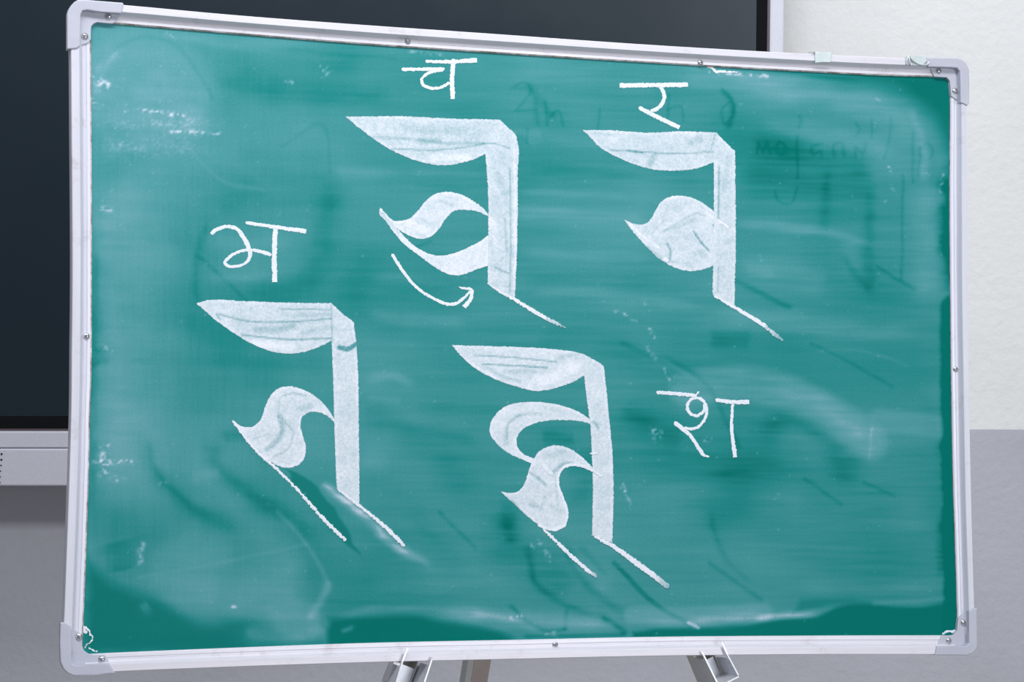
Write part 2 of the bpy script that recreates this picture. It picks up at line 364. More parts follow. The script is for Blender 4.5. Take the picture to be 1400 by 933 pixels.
def dust_map(X, Y):
    D = .195 + .11 * vnoise(X, Y, 170, 100, 1) + .04 * vnoise(X + Y * .3, Y - X * .05, 240, 16, 2) + (.008 + .026 * sstep(X, 250, 750)) * vnoise(X, Y - X * .03, 120, 5, 3) + .025 * vnoise(X, Y, 40, 40, 4) + (.008 + .026 * sstep(X, 250, 750)) * vnoise(X, Y + X * .02, 50, 2.6, 5) + .03 * (1 - sstep(X, 250, 600)) * vnoise(X, Y, 2.4, 40, 6) + .05 * vnoise(X + Y * .4, Y - X * .3, 70, 45, 7)
    D += .06 * (1 - sstep(X, 300, 650)) * (1 - sstep(Y, 260, 460)) - .02 * sstep(X, 900, 1100)
    def S(pts, width, amt, soft=.6, fade=0.0, tex=0.5, crumb=False):   # a wipe of the duster or of a finger: + leaves dust, - takes it off
        nonlocal D
        ps = spline(pts, 5, False, 120); x0, y0 = ps.min(0) - width * 1.5; x1, y1 = ps.max(0) + width * 1.5
        m = (X > x0) & (X < x1) & (Y > y0) & (Y < y1)
        if not m.any(): return
        x, y = X[m], Y[m]; h = width / 2; wa = min(width * .35, 9) * (1 if soft >= .7 else .35)
        d, p = dist_line(x + wa * vnoise(x, y, 34, 18, 31) + wa * .4 * vnoise(x, y, 9, 6, 33), y + wa * vnoise(x, y, 34, 18, 32), ps)
        k = np.exp(-(d / h)**2 * 1.3) if soft >= .7 else 1 - sstep(d, h * (1 - soft), h * (1 + soft * .5))
        if fade > 0: k *= 1 - sstep(p, 1 - fade, 1)
        if fade < 0: k *= sstep(p, 0, -fade)
        if soft >= .7 and width > 9: k *= sstep(p, -.05, .15) * (1 - sstep(p, .85, 1.05))
        if crumb: k *= np.clip(.25 + 2.6 * vnoise(x, y, 3.2, 3, 41) + 1.2 * vnoise(x, y, 9, 5, 42), 0, 1.4)
        else: k *= 1 + tex * ((.5 + .8 * sstep(x, 300, 750)) * vnoise(x, y - x * .04, 70, 3.5, 11) + .8 * vnoise(x, y - x * .04, 24, 9, 12))
        D[m] += amt * k
    def C(poly, val, soft=14, keep=.1):           # a patch left clean (or evenly dusty)
        nonlocal D
        ps = spline(poly, 14, True); x0, y0 = ps.min(0) - 30; x1, y1 = ps.max(0) + 30
        m = (X > x0) & (X < x1) & (Y > y0) & (Y < y1)
        x, y = X[m], Y[m]; wx = x + 6 * vnoise(x, y, 30, 12, 21); wy = y + 5 * vnoise(x, y, 30, 12, 22)
        ins = inside(wx, wy, ps); d, _ = dist_line(wx, wy, np.vstack([ps, ps[:1]])); sd = np.where(ins, d, -d)
        k = sstep(sd, -soft * .35, soft * .65); D[m] = D[m] * (1 - k * (1 - keep)) + val * k
    # top left lobe and the wiped streaks beside it
    S([(140, 120), (190, 105), (230, 120), (225, 150)], 130, .12, .35)
    S([(132, 110), (150, 75), (195, 50), (240, 62), (272, 100), (290, 135)], 7, -.07, .7)
    S([(132, 130), (138, 95), (165, 68)], 14, .14, .8)
    S([(140, 160), (260, 170), (330, 172)], 30, .08, .8, .4); S([(135, 195), (240, 200)], 26, .10, .8, .5)
    S([(160, 250), (230, 225), (330, 195)], 46, .07, .8, .4)
    S([(290, 75), (350, 100), (500, 90)], 60, -.05, .7); S([(300, 115), (420, 130), (540, 125)], 36, -.07, .8)
    S([(235, 50), (330, 60), (460, 62)], 14, .12, .8, .6); S([(280, 55), (400, 68), (540, 80)], 8, -.04, .8)
    S([(180, 240), (150, 300), (145, 360)], 40, .05, .8); S([(350, 240), (300, 290), (220, 330)], 80, -.05, .9)
    S([(255, 200), (310, 250), (360, 260)], 6, .05, .8); S([(400, 170), (445, 200), (455, 240)], 40, .04, .8)
    S([(385, 200), (440, 170), (452, 235)], 6, -.04, .8)
    S([(310, 215), (400, 250), (470, 215)], 90, -.04, .9)
    S([(128, 300), (128, 520), (124, 700)], 18, -.11, .9); S([(150, 390), (160, 560), (150, 680)], 34, .06, .9)
    S([(126, 505), (140, 495), (150, 500)], 14, -.08, .8); S([(128, 480), (146, 478)], 10, -.07, .8)
    # middle left
    S([(455, 240), (444, 310), (432, 370), (400, 396), (330, 400)], 46, -.10, .8); S([(280, 330), (400, 335)], 26, .06, .8); S([(280, 380), (400, 378)], 14, .07, .7, .5)
    S([(270, 350), (310, 385), (335, 410)], 7, -.06, .8); S([(285, 300), (270, 350), (268, 420)], 14, -.06, .8)
    S([(150, 420), (260, 430), (330, 500)], 90, -.05, .9); S([(200, 470), (220, 560), (300, 560)], 50, -.04, .9)
    S([(500, 430), (560, 440), (640, 445)], 20, .08, .8); S([(500, 330), (490, 420), (560, 450)], 60, -.04, .9)
    S([(510, 380), (640, 386)], 16, .06, .8, .5); S([(455, 235), (560, 236)], 16, .09, .8, .5); S([(560, 235), (690, 240)], 10, .05, .8, .5)
    S([(500, 520), (545, 515), (570, 535)], 16, .12, .9, .3); S([(500, 545), (550, 550)], 14, .05, .8); S([(490, 630), (540, 640)], 30, .07, .9, .5)
    S([(490, 560), (600, 620), (640, 680)], 60, -.06, .9); S([(500, 580), (600, 590), (660, 610)], 20, -.04, .9)
    # lower left arcs
    S([(192, 590), (205, 640), (245, 680), (300, 715), (350, 735)], 30, -.11, .9, .3); S([(200, 600), (215, 650), (260, 690)], 10, -.05, .9)
    S([(280, 596), (300, 640), (345, 680), (400, 710), (440, 770)], 26, -.10, .9, .35); S([(300, 600), (340, 600), (370, 640)], 20, -.08, .9)
    S([(260, 655), (300, 645)], 20, .09, .8); S([(380, 700), (430, 760), (450, 800)], 7, .08, .8)
    S([(420, 850), (440, 820), (450, 795)], 12, .15, .8); S([(190, 790), (300, 770), (420, 745)], 6, .05, .8); S([(300, 775), (430, 755), (420, 800)], 50, -.04, .9)
    S([(160, 740), (170, 780)], 60, -.10, .9); S([(210, 810), (330, 820), (430, 815)], 60, .06, .9)
    S([(190, 748), (194, 770)], 10, .10, .9); S([(360, 845), (400, 825), (440, 840)], 30, .05, .8)
    C([(116, 760), (150, 790), (185, 805), (215, 815), (245, 835), (270, 848), (330, 842), (380, 862), (440, 880), (440, 900), (110, 900)], .015, 26, .12)
    S([(195, 835), (205, 828)], 16, .12, .9); S([(330, 870), (400, 872), (444, 862)], 26, .16, .8); S([(370, 850), (440, 850)], 30, .10, .8)
    C([(448, 846), (500, 842), (560, 841), (610, 847), (660, 858), (700, 868), (720, 884), (447, 890)], .0, 12, .06)
    S([(470, 862), (480, 858)], 7, .14, .9); S([(460, 840), (560, 832), (640, 835)], 12, .10, .8)
    # bottom centre
    S([(600, 838), (680, 845), (760, 850), (850, 852)], 26, .20, .7); S([(640, 835), (700, 850), (740, 862)], 12, .14, .8); S([(730, 845), (820, 846)], 24, .10, .8)
    S([(720, 872), (790, 870), (850, 868)], 8, -.10, .9); S([(700, 830), (720, 850), (750, 862), (772, 860)], 8, -.14, .8); S([(775, 835), (772, 860)], 7, -.10, .8)
    S([(820, 842), (845, 858), (858, 868)], 10, -.16, .7); S([(720, 745), (735, 800), (780, 830), (840, 850)], 12, -.10, .9); S([(770, 740), (800, 800), (860, 840)], 14, -.08, .9)
    S([(700, 700), (690, 740), (740, 780), (790, 800)], 70, -.09, .9); S([(690, 690), (700, 750)], 26, -.10, .9); S([(780, 770), (820, 800), (810, 815)], 30, .06, .9)
    S([(840, 770), (900, 830), (945, 855)], 8, -.13, .6); S([(790, 745), (830, 790)], 10, -.06, .9)
    S([(865, 842), (960, 842), (1046, 838)], 26, .15, .5); S([(875, 850), (960, 851), (1060, 842), (1118, 836)], 12, .12, .8); S([(940, 846), (1040, 838)], 10, .08, .8)
    C([(862, 862), (900, 861), (960, 858), (1020, 853), (1070, 847), (1118, 842), (1160, 826), (1230, 829), (1304, 822), (1310, 872), (862, 874)], .0, 8, .05)
    C([(1082, 842), (1092, 818), (1130, 815), (1190, 822), (1190, 828), (1120, 833)], .05, 12, .2)
    S([(1030, 848), (1080, 840), (1118, 838)], 10, .24, .8); S([(1195, 826), (1296, 818)], 7, .07, .7)
    S([(941, 852), (955, 859)], 5, .4, .4); S([(1090, 800), (1200, 806), (1298, 800)], 26, .05, .8)
    # right side
    S([(1302, 420), (1303, 540), (1306, 700), (1309, 860)], 34, -.34, .5, 0, .2); S([(1298, 470), (1300, 580), (1304, 680)], 30, -.18, .8, 0, .2); S([(1299, 240), (1297, 330), (1300, 400)], 30, -.26, .7, 0, .2)
    S([(1000, 116), (1120, 128), (1210, 150), (1262, 190)], 46, .15, .8); S([(930, 105), (1030, 118), (1100, 140)], 34, .08, .8); S([(1040, 170), (1160, 190), (1230, 212)], 26, .10, .8)
    S([(1245, 150), (1262, 200), (1264, 250)], 14, .12, .9); S([(700, 90), (800, 105), (900, 125)], 40, .05, .9); S([(1000, 105), (1100, 112)], 14, .05, .8)
    C([(1140, 92), (1175, 112), (1220, 122), (1255, 145), (1278, 172), (1290, 205), (1297, 260), (1312, 260), (1312, 95)], .0, 30, .06)
    S([(1000, 96), (1100, 102), (1180, 110)], 10, -.14, .9); S([(1020, 200), (1120, 215), (1200, 240)], 46, -.10, .8); S([(1010, 245), (1120, 255), (1200, 265)], 50, -.07, .9)
    S([(1262, 250), (1268, 330), (1266, 420)], 46, .10, .7); S([(1235, 240), (1233, 380)], 6, -.06, .8); S([(1190, 250), (1188, 400)], 20, -.07, .8); S([(1130, 230), (1128, 320)], 16, -.06, .8)
    S([(1005, 305), (1090, 312), (1150, 322), (1220, 345)], 15, .13, .8, .4); S([(1010, 365), (1080, 375), (1130, 390)], 40, .07, .9); S([(1020, 368), (1060, 372)], 16, .08, .9); S([(1160, 330), (1165, 370)], 30, .05, .9)
    S([(1005, 385), (1040, 400), (1080, 420)], 9, -.09, .8); S([(1200, 365), (1250, 395)], 6, -.07, .8); S([(1150, 350), (1190, 400)], 12, -.06, .8)
    S([(960, 432), (1080, 440), (1200, 452), (1262, 456)], 30, .09, .8)
    C([(955, 470), (1010, 452), (1130, 462), (1258, 465), (1268, 545), (1210, 555), (1140, 548), (1080, 518), (990, 500)], .07, 26, .45)
    S([(970, 460), (1030, 460)], 30, -.08, .9); S([(1110, 470), (1170, 500), (1220, 530)], 6, -.05, .8); S([(1120, 480), (1180, 480), (1240, 500)], 5, .04, .8)
    S([(940, 535), (1010, 524), (1080, 540), (1140, 570), (1190, 604)], 52, .15, .55); S([(1060, 532), (1130, 560), (1188, 598)], 24, .10, .7)
    S([(1193, 585), (1188, 625)], 5, .12, .7); S([(1205, 575), (1285, 585)], 36, .09, .5); S([(1290, 470), (1285, 560), (1288, 600)], 20, .05, .9)
    S([(1040, 610), (1080, 565), (1130, 600), (1150, 660)], 36, -.08, .9); S([(1165, 620), (1160, 660)], 40, -.06, .9); S([(1100, 655), (1150, 690)], 6, -.06, .8); S([(1180, 660), (1222, 678)], 5, -.07, .8)
    S([(850, 470), (960, 520), (1010, 610)], 9, -.06, .9); S([(890, 480), (950, 520)], 6, .04, .9); S([(850, 555), (900, 590), (940, 600)], 40, -.08, .9)
    S([(1000, 620), (1010, 690), (960, 720)], 60, -.05, .9); S([(860, 640), (960, 640), (1080, 640)], 60, -.05, .9); S([(1060, 690), (1180, 690), (1280, 690)], 70, .04, .9); S([(970, 770), (1040, 820)], 8, -.08, .8)
    S([(970, 700), (990, 760), (1030, 800)], 10, -.05, .9); S([(1289, 700), (1286, 790)], 14, -.10, .9)
    # centre
    S([(740, 190), (800, 195), (870, 190)], 16, .05, .8); S([(720, 230), (860, 240), (970, 245)], 30, -.05, .8); S([(710, 262), (860, 268)], 12, .06, .8)
    S([(700, 285), (850, 300), (890, 303)], 26, .10, .8); S([(710, 345), (800, 350), (890, 350)], 16, .07, .8); S([(710, 380), (800, 385), (960, 395)], 30, -.04, .8); S([(720, 400), (850, 408), (970, 420)], 24, .09, .8)
    S([(760, 165), (740, 140), (720, 110)], 14, -.05, .9); S([(880, 210), (960, 160)], 20, .0, .9); S([(985, 120), (1000, 140), (995, 180)], 10, -.10, .8); S([(700, 120), (725, 125), (735, 170)], 8, -.05, .8)
    S([(560, 250), (640, 260)], 12, -.03, .8); S([(720, 195), (740, 185)], 20, .06, .9); S([(500, 800), (640, 790), (760, 780)], 40, .05, .9); S([(600, 700), (650, 750)], 6, -.06, .8); S([(560, 690), (600, 750), (640, 780)], 30, -.03, .9)
    S([(730, 460), (830, 470), (900, 500)], 40, -.05, .9); S([(770, 640), (800, 640), (790, 700)], 40, -.06, .9); S([(740, 600), (790, 600)], 20, -.10, .9)
    S([(444, 665), (492, 702), (550, 752), (580, 768), (597, 790)], 13, .36, .9, .3, .7); S([(444, 665), (460, 677), (492, 700)], 9, .22, .9)
    # writing wiped off at the upper right, still faintly readable
    G_ = [[(1093, 158), (1096, 166), (1092, 174)], [(1192, 162), (1192, 190)], [(1218, 160), (1214, 200), (1210, 216)], [(1170, 168), (1176, 178), (1170, 186)], [(1034, 210), (1036, 196), (1042, 208), (1048, 196), (1052, 210)],
          [(1067, 194), (1059, 203), (1067, 212), (1075, 203), (1067, 194)], [(1090, 186), (1090, 244)], [(1122, 196), (1110, 200), (1112, 212), (1122, 206), (1124, 214)], [(1140, 214), (1141, 196), (1150, 194), (1154, 214)],
          [(1170, 214), (1170, 200), (1180, 210), (1184, 196)], [(1248, 178), (1248, 250)], [(1258, 200), (1256, 240)], [(1258, 204), (1268, 196), (1276, 206), (1268, 218), (1258, 212)], [(1060, 262), (1066, 276), (1082, 278), (1090, 258)]]
    G_ += [[(705, 118), (716, 112), (726, 122), (716, 140), (706, 152), (732, 150)], [(745, 138), (748, 172)], [(752, 160), (762, 150), (770, 172)], [(820, 150), (816, 190)], [(915, 128), (912, 166)], [(912, 150), (930, 144), (934, 166)], [(988, 122), (1000, 136), (1002, 158), (990, 170), (986, 150), (1000, 138)], [(722, 176), (720, 196)], [(560, 340), (590, 330)]]
    for g_ in G_: S(g_, 5, -.06, .9, 0, .1)
    C([(388, 641), (420, 652), (446, 680), (470, 715), (494, 762), (470, 742), (440, 708), (410, 672)], .03, 5, .15)
    S([(160, 240), (180, 420), (180, 560), (190, 700)], 130, .15, .9); S([(230, 720), (330, 790), (420, 800)], 120, .07, .9); S([(200, 780), (300, 820)], 60, .05, .9)
    S([(250, 620), (330, 700), (420, 790)], 50, .05, .9); S([(135, 170), (250, 168), (330, 174)], 26, .10, .9, .4, .9, True); S([(130, 196), (230, 203), (320, 200)], 26, .12, .9, .4, .9, True); S([(180, 130), (240, 140), (250, 190)], 90, .05, .9)
    # loose chalk crumbs and scuffs
    for pts, w in (([(437, 88), (444, 100), (448, 92)], 3), ([(452, 96), (440, 108)], 3), ([(228, 46), (238, 52)], 4), ([(390, 112), (400, 113)], 3), ([(125, 105), (131, 113), (148, 115)], 4), ([(126, 135), (131, 145)], 5), ([(140, 108), (148, 118)], 5),
                   ([(881, 402), (882, 428)], 3), ([(830, 425), (850, 428), (870, 440)], 3), ([(888, 448), (894, 462)], 3), ([(882, 470), (890, 482), (898, 492)], 3), ([(908, 504), (916, 520)], 2.5), ([(920, 510), (928, 521)], 3), ([(892, 588), (905, 600)], 10), ([(965, 604), (970, 600)], 5),
                   ([(216, 665), (224, 660)], 4), ([(133, 655), (142, 645), (140, 615)], 10), ([(128, 632), (180, 632)], 4), ([(138, 612), (146, 608)], 5), ([(155, 655), (166, 655)], 6), ([(318, 830), (322, 830)], 4), ([(738, 743), (752, 766)], 4), ([(735, 738), (743, 733)], 3), ([(855, 675), (862, 692)], 3), ([(850, 668), (856, 676), (852, 660)], 2.5),
                   ([(1215, 228), (1218, 236)], 3), ([(1219, 254), (1222, 262)], 3), ([(1205, 278), (1212, 276)], 2.5), ([(1040, 350), (1043, 356)], 3), ([(1262, 236), (1270, 238)], 3), ([(1290, 240), (1286, 262)], 3), ([(748, 866), (757, 867)], 6), ([(725, 745), (729, 750)], 3),
                   ([(195, 745), (192, 770)], 5), ([(140, 475), (150, 478)], 6), ([(138, 284), (150, 286)], 6), ([(1190, 132), (1203, 137)], 2.5), ([(700, 845), (712, 843)], 5), ([(970, 100), (1050, 104)], 4), ([(560, 70), (610, 76)], 3), ([(190, 150), (250, 158)], 4), ([(235, 180), (300, 183)], 4)):
        S(pts, w * 1.5, .38, .9, 0, .9, True)
    n = RNG; px, py = n.uniform(130, 1295, 420), n.uniform(60, 875, 420)
    px[:150] = n.normal(200, 60, 150); py[:150] = n.normal(180, 40, 150)
    for a, b in zip(px, py):
        m = (abs(X - a) < 4) & (abs(Y - b) < 4); D[m] += n.uniform(.05, .25) * np.exp(-((X[m] - a)**2 + (Y[m] - b)**2) / n.uniform(.6, 1.8))
    # edges hardly ever reached by the duster
    return np.clip(D, 0, .95)

# writing surface as a fine grid that carries the dust
CO = [L(118, 26, WS), L(1308, 99, WS), L(1316, 876, WS), L(105, 902, WS)]     # TL TR BR BL, tucked under the frame
NX, NY = 640, 440
s, t = np.meshgrid(np.linspace(0, 1, NX), np.linspace(0, 1, NY))
TL, TR, BR, BLc = [np.array(q) for q in CO]
UV = ((1-s)*(1-t))[..., None]*TL + (s*(1-t))[..., None]*TR + (s*t)[..., None]*BR + ((1-s)*t)[..., None]*BLc
def project(U, V, w):
    o = np.array(ORG); a = np.array(r1); b = np.array(r2); n_ = np.array(nrm)
    Pw = o + U[..., None]*a + V[..., None]*b + w*n_ - np.array(CAM)
    z = Pw @ np.array(FWD); return CX + F * (Pw @ np.array(RIGHT)) / z, CY - F * (Pw @ np.array(UP)) / z
XP, YP = project(UV[..., 0], UV[..., 1], WS)
DM = dust_map(XP, YP)
me = bpy.data.meshes.new('writing_surface')
vs = np.dstack([UV[..., 0], UV[..., 1], np.full(s.shape, WS)]).reshape(-1, 3)
idx = np.arange(NX * NY).reshape(NY, NX)
fc = np.stack([idx[1:, :-1], idx[1:, 1:], idx[:-1, 1:], idx[:-1, :-1]], -1).reshape(-1, 4)
me.vertices.add(len(vs)); me.vertices.foreach_set('co', vs.ravel().astype(np.float32))
me.loops.add(fc.size); me.loops.foreach_set('vertex_index', fc.ravel().astype(np.int32))
me.polygons.add(len(fc)); me.polygons.foreach_set('loop_start', np.arange(0, fc.size, 4, dtype=np.int32))
me.update(calc_edges=True); me.validate()
a_ = me.attributes.new('dust', 'FLOAT', 'POINT'); a_.data.foreach_set('value', DM.ravel().astype(np.float32))
obj('writing_surface', me, m_board.m, board)

# ------------------------------------------------------------------ chalk drawing
W0 = WS + .00015
class Chalk:
    def __init__(s): s.v = []; s.f = []; s.d = []; s.layer = 0
    def stroke(s, pts, width, den=1.0, ends=(1, 1), rough=.35, tail=0.0):   # width in photo pixels; tail = share that fades out
        ps = spline(pts, 1.6); n = len(ps)
        T = np.gradient(ps, axis=0); T /= np.linalg.norm(T, axis=1)[:, None] + 1e-9; N = np.stack([-T[:, 1], T[:, 0]], 1)
        w = np.full(n, width / 2.0) if np.isscalar(width) else np.interp(np.linspace(0, 1, n), np.linspace(0, 1, len(width)), np.array(width) / 2.0)
        cum = np.concatenate([[0], np.cumsum(np.linalg.norm(np.diff(ps, axis=0), axis=1))])
        for e, q in ((0, cum), (1, cum[-1] - cum)):
            if ends[e]: h = np.clip(q / (w + .01), 0, 1); w = w * np.sqrt(np.clip(1 - (1 - h)**2, .12, 1))
        jl = RNG.normal(0, rough, n); jr = RNG.normal(0, rough, n)
        base = len(s.v); lift = .00006 * s.layer; s.layer += 1
        for i in range(n):
            fd = 1.0 if tail == 0 else 1 - .75 * max(0, (i / n - (1 - tail)) / tail)
            for k, (o, h, dd) in enumerate(((-1.0, 0, .72), (-.62, .00007, 1.0), (0, .0001, 1.0), (.62, .00007, 1.0), (1.0, 0, .72))):
                j = (jl[i] if o < 0 else jr[i]) * abs(o)
                p = ps[i] + N[i] * (o * w[i] + j); u, v = L(p[0], p[1], WS)
                s.v.append((u, v, W0 + lift + h + .0001 * i / n)); s.d.append(den * dd * fd + RNG.normal(0, .05))
        for i in range(n - 1):
            for k in range(4): s.f.append((base + i*5 + k, base + i*5 + k + 1, base + (i+1)*5 + k + 1, base + (i+1)*5 + k))
    def fill(s, poly, den=.80, marks=(), step=1.9, seed=0, rough=.38, rim=.12):
        out = spline(poly, 1.7, True, 42); n = len(out)
        T = np.roll(out, -1, 0) - np.roll(out, 1, 0); T /= np.linalg.norm(T, axis=1)[:, None] + 1e-9; N = np.stack([-T[:, 1], T[:, 0]], 1)
        out = out + N * RNG.normal(0, rough, n)[:, None] * .8
        x0, y0 = out.min(0); x1, y1 = out.max(0)
        gx, gy = np.meshgrid(np.arange(x0, x1, step), np.arange(y0, y1, step)); gx = gx + (np.arange(gx.shape[0]) % 2)[:, None] * step / 2
        gx = gx.ravel(); gy = gy.ravel(); ok = inside(gx, gy, out); gx, gy = gx[ok], gy[ok]
        cl = np.vstack([out, out[:1]]); d, _ = dist_line(gx, gy, cl); ok = d > step * .55; gx, gy = gx[ok], gy[ok]
        pts = [Vector(p) for p in out] + [Vector(p) for p in zip(gx, gy)]
        vv, _, ff, *_ = delaunay_2d_cdt(pts, [], [list(range(n))], 1, 1e-4)
        A = np.array([tuple(p) for p in vv]); X, Y = A[:, 0], A[:, 1]; de, _ = dist_line(X, Y, cl)
        D = den - .05 + .12 * vnoise(X, Y, 22, 10, seed) + .10 * vnoise(X, Y, 7, 5, seed + 1)
        D += rim * (1 - sstep(de, 1.0, 5.0)); D -= .18 * (1 - sstep(de, 0, .9))
        for mp, wd, am in marks:
            dm, _ = dist_line(X, Y, spline(mp, 4)); D += am * 1.35 * (1 - sstep(dm, wd * .15, wd * .75))
        base = len(s.v); lift = .00006 * s.layer; s.layer += 1
        for i in range(len(A)):
            u, v = L(A[i, 0], A[i, 1], WS); s.v.append((u, v, W0 + lift + min(de[i] * .00005, .00008))); s.d.append(D[i])
        for f_ in ff: s.f.append(tuple(base + i for i in f_))
    def build(s, name, label):
        me = mesh_from(name, s.v, s.f); a = me.attributes.new('chalk', 'FLOAT', 'POINT'); a.data.foreach_set('value', np.clip(np.array(s.d, np.float32), 0, 1))
        o = obj(name, me, m_chalk.m, board); o['label'] = label; return o

# small letters
c = Chalk(); c.stroke([(549, 94.8), (580, 94.8), (608, 94.2)], 4.6); c.stroke([(607, 95.5), (592, 98), (581, 103), (576, 109), (577.5, 115), (586, 120), (602, 119.8), (615, 112.5)], 4.2)
c.stroke([(620, 80.5), (618, 108), (619, 135.5)], 6.4, ends=(1, 0)); c.stroke([(581.5, 84), (617, 84.6), (652, 82.4)], [4, 5, 6.4], ends=(1, 0)); c.build('small_letter', 'small handwritten chalk letter at the top of the board')
c = Chalk(); c.stroke([(902.6, 118.5), (907.6, 127), (906.6, 139), (898, 149), (889.5, 151.8)], 5.2, ends=(0, 0)); c.stroke([(873, 147), (898, 159.8), (928.8, 174.5)], 5.8, ends=(1, 0)); c.stroke([(847, 117), (893, 116.4), (940.4, 116)], [6.4, 6, 6], ends=(0, 0)); c.build('small_letter', 'small handwritten chalk letter at the upper right')
c = Chalk(); c.stroke([(288, 319.6), (299, 312.6), (312, 310), (323.7, 313), (332, 323.6), (339, 336.6), (342, 348.4), (336.7, 359), (322.5, 364.4), (310, 363), (307, 359), (310.8, 354.3), (322.5, 346), (341.4, 341.8), (355.6, 344), (371, 349)], [5.5, 5, 5, 5, 6, 6.5, 5.5, 4, 3.6, 4.4, 4.6, 4.2, 4, 4, 5, 5.5])
c.stroke([(376.5, 312), (375, 348.4), (375.6, 386)], 7, ends=(1, 0)); c.stroke([(335.5, 304.5), (376.8, 310.7), (418.5, 316.6)], [4.6, 5, 6], ends=(1, 0)); c.build('small_letter', 'small handwritten chalk letter at the left')
c = Chalk(); c.stroke([(964, 552), (961.6, 563), (952.4, 569.5), (943.6, 566), (939.6, 556.3), (943.4, 547.6), (952.4, 544.2), (961.6, 548.6), (966, 559), (963, 574), (954.9, 583.6), (945.2, 586.8), (935, 585)], 4.2)
c.stroke([(921.5, 577.6), (930.7, 584.4), (943.6, 596), (954.9, 612.5), (963, 623), (970, 624.5)], [6.5, 6.2, 4.6, 5, 5.6, 2]); c.stroke([(897.3, 536.7), (924.3, 538.6), (952.6, 541.6)], [4.8, 5.2, 4.8]); c.stroke([(951, 541), (955.8, 535.5)], 2.4)
c.stroke([(1001.4, 553), (1000, 580.4), (1004.7, 625.6)], [4.2, 4.6, 6], ends=(0, 0)); c.stroke([(977.5, 547), (998.3, 549.8), (1024, 550)], [5, 5.8, 6.4], ends=(1, 0)); c.build('small_letter', 'small handwritten chalk letters beside the lower large letter')
c = Chalk(); c.stroke([(535.4, 347.3), (550.8, 370.9), (569.6, 393.3), (593.2, 408.6), (614, 416.4), (624, 415), (633, 408.5), (644.5, 397.5)], [4.6, 4.4, 4.4, 4, 4, 4.6, 4, 3.4]); c.stroke([(645.4, 396), (644, 407), (634.5, 420.4)], [5, 5.4, 6.6], ends=(1, 0)); c.stroke([(627.2, 393), (636, 394.6), (646, 396)], [2.4, 3.4, 4.4]); c.build('chalk_arrow', 'curved chalk arrow pointing up to the right')

# large letters
def big(name_label, body, lobes, lines):
    c = Chalk()
    for poly, marks, den in lobes: c.fill(poly, den, marks, seed=len(c.v) % 89)
    c.fill(body[0], body[2], body[1], seed=len(c.v) % 97)
    for kw in lines: c.stroke(*kw[0], **kw[1])
    c.build('large_letter', name_label)
big('large calligraphic chalk letter at the top centre',
    ([(472, 159.6), (500, 159.2), (543, 159), (620, 162.3), (683, 163.6), (693, 173), (704, 183.4), (707.4, 193.7), (707.6, 240), (707.6, 308), (704, 408.5), (699, 408), (666.3, 388.8), (667.5, 322.5), (665.8, 240), (663.2, 211), (645, 219), (630, 223.3), (599.4, 225.9), (576.3, 222), (552, 213.5), (530, 202.7), (501.7, 183.4)],
     [([(510, 188), (560, 190), (610, 196), (660, 196)], 5, -.16), ([(535, 203.5), (600, 205), (640, 201), (672, 196), (697, 203)], 2.4, -.30), ([(575, 194), (600, 191)], 9, -.16), ([(697, 230), (698, 330), (697, 400)], 2.6, -.26), ([(677, 366), (695, 374)], 3, -.3), ([(690, 300), (693, 345)], 4, -.16), ([(680, 240), (690, 262)], 12, -.12), ([(560, 175), (650, 180)], 14, -.10), ([(590, 216), (640, 215)], 10, .15), ([(672, 300), (678, 330)], 10, .10), ([(703, 200), (705, 390)], 3, .14)], .74),
    [([(519, 284), (527, 291.5), (539, 301.8), (549, 301.6), (559, 299), (572, 287.2), (581.4, 275.4), (593.2, 266), (609.7, 262.4), (628.6, 265.5), (647.5, 275.4), (661.6, 286), (670.5, 297), (654.5, 290), (635.7, 287.2), (619, 289.5), (609.7, 299), (600.3, 313), (588.5, 323.7), (574.3, 326.8), (560.2, 323), (548.4, 316.6), (534, 305)], [([(575, 300), (590, 306)], 3, -.10), ([(604, 275), (618, 280)], 6, -.10), ([(560, 305), (585, 318)], 10, .12)], .85),
     ([(518.6, 287), (524, 291), (536, 303), (546, 315.5), (560, 330.8), (579, 343.8), (598, 349.7), (612, 348.5), (633.3, 341.4), (654.5, 330.8), (669, 320.4), (669, 363), (654.5, 367.6), (640.4, 373.3), (621.5, 376.8), (609.7, 374), (593.2, 364.5), (574.3, 350.6), (553, 334.5), (536.6, 315.7), (524, 299), (519, 294)], [([(520, 290), (545, 318)], 4, -.15)], .88)],
    [(([(668, 389.5), (684, 399), (702, 409), (725, 423), (747, 435.8)], [1.6, 2.4, 4.6, 5.2, 5.4]), dict(rough=.5)), (([(745, 435), (758, 441), (775, 449)], [5.4, 5, 2]), dict(den=.6, tail=.6, rough=.6)), (([(519, 286), (523, 291)], 4), dict(rough=.6))])
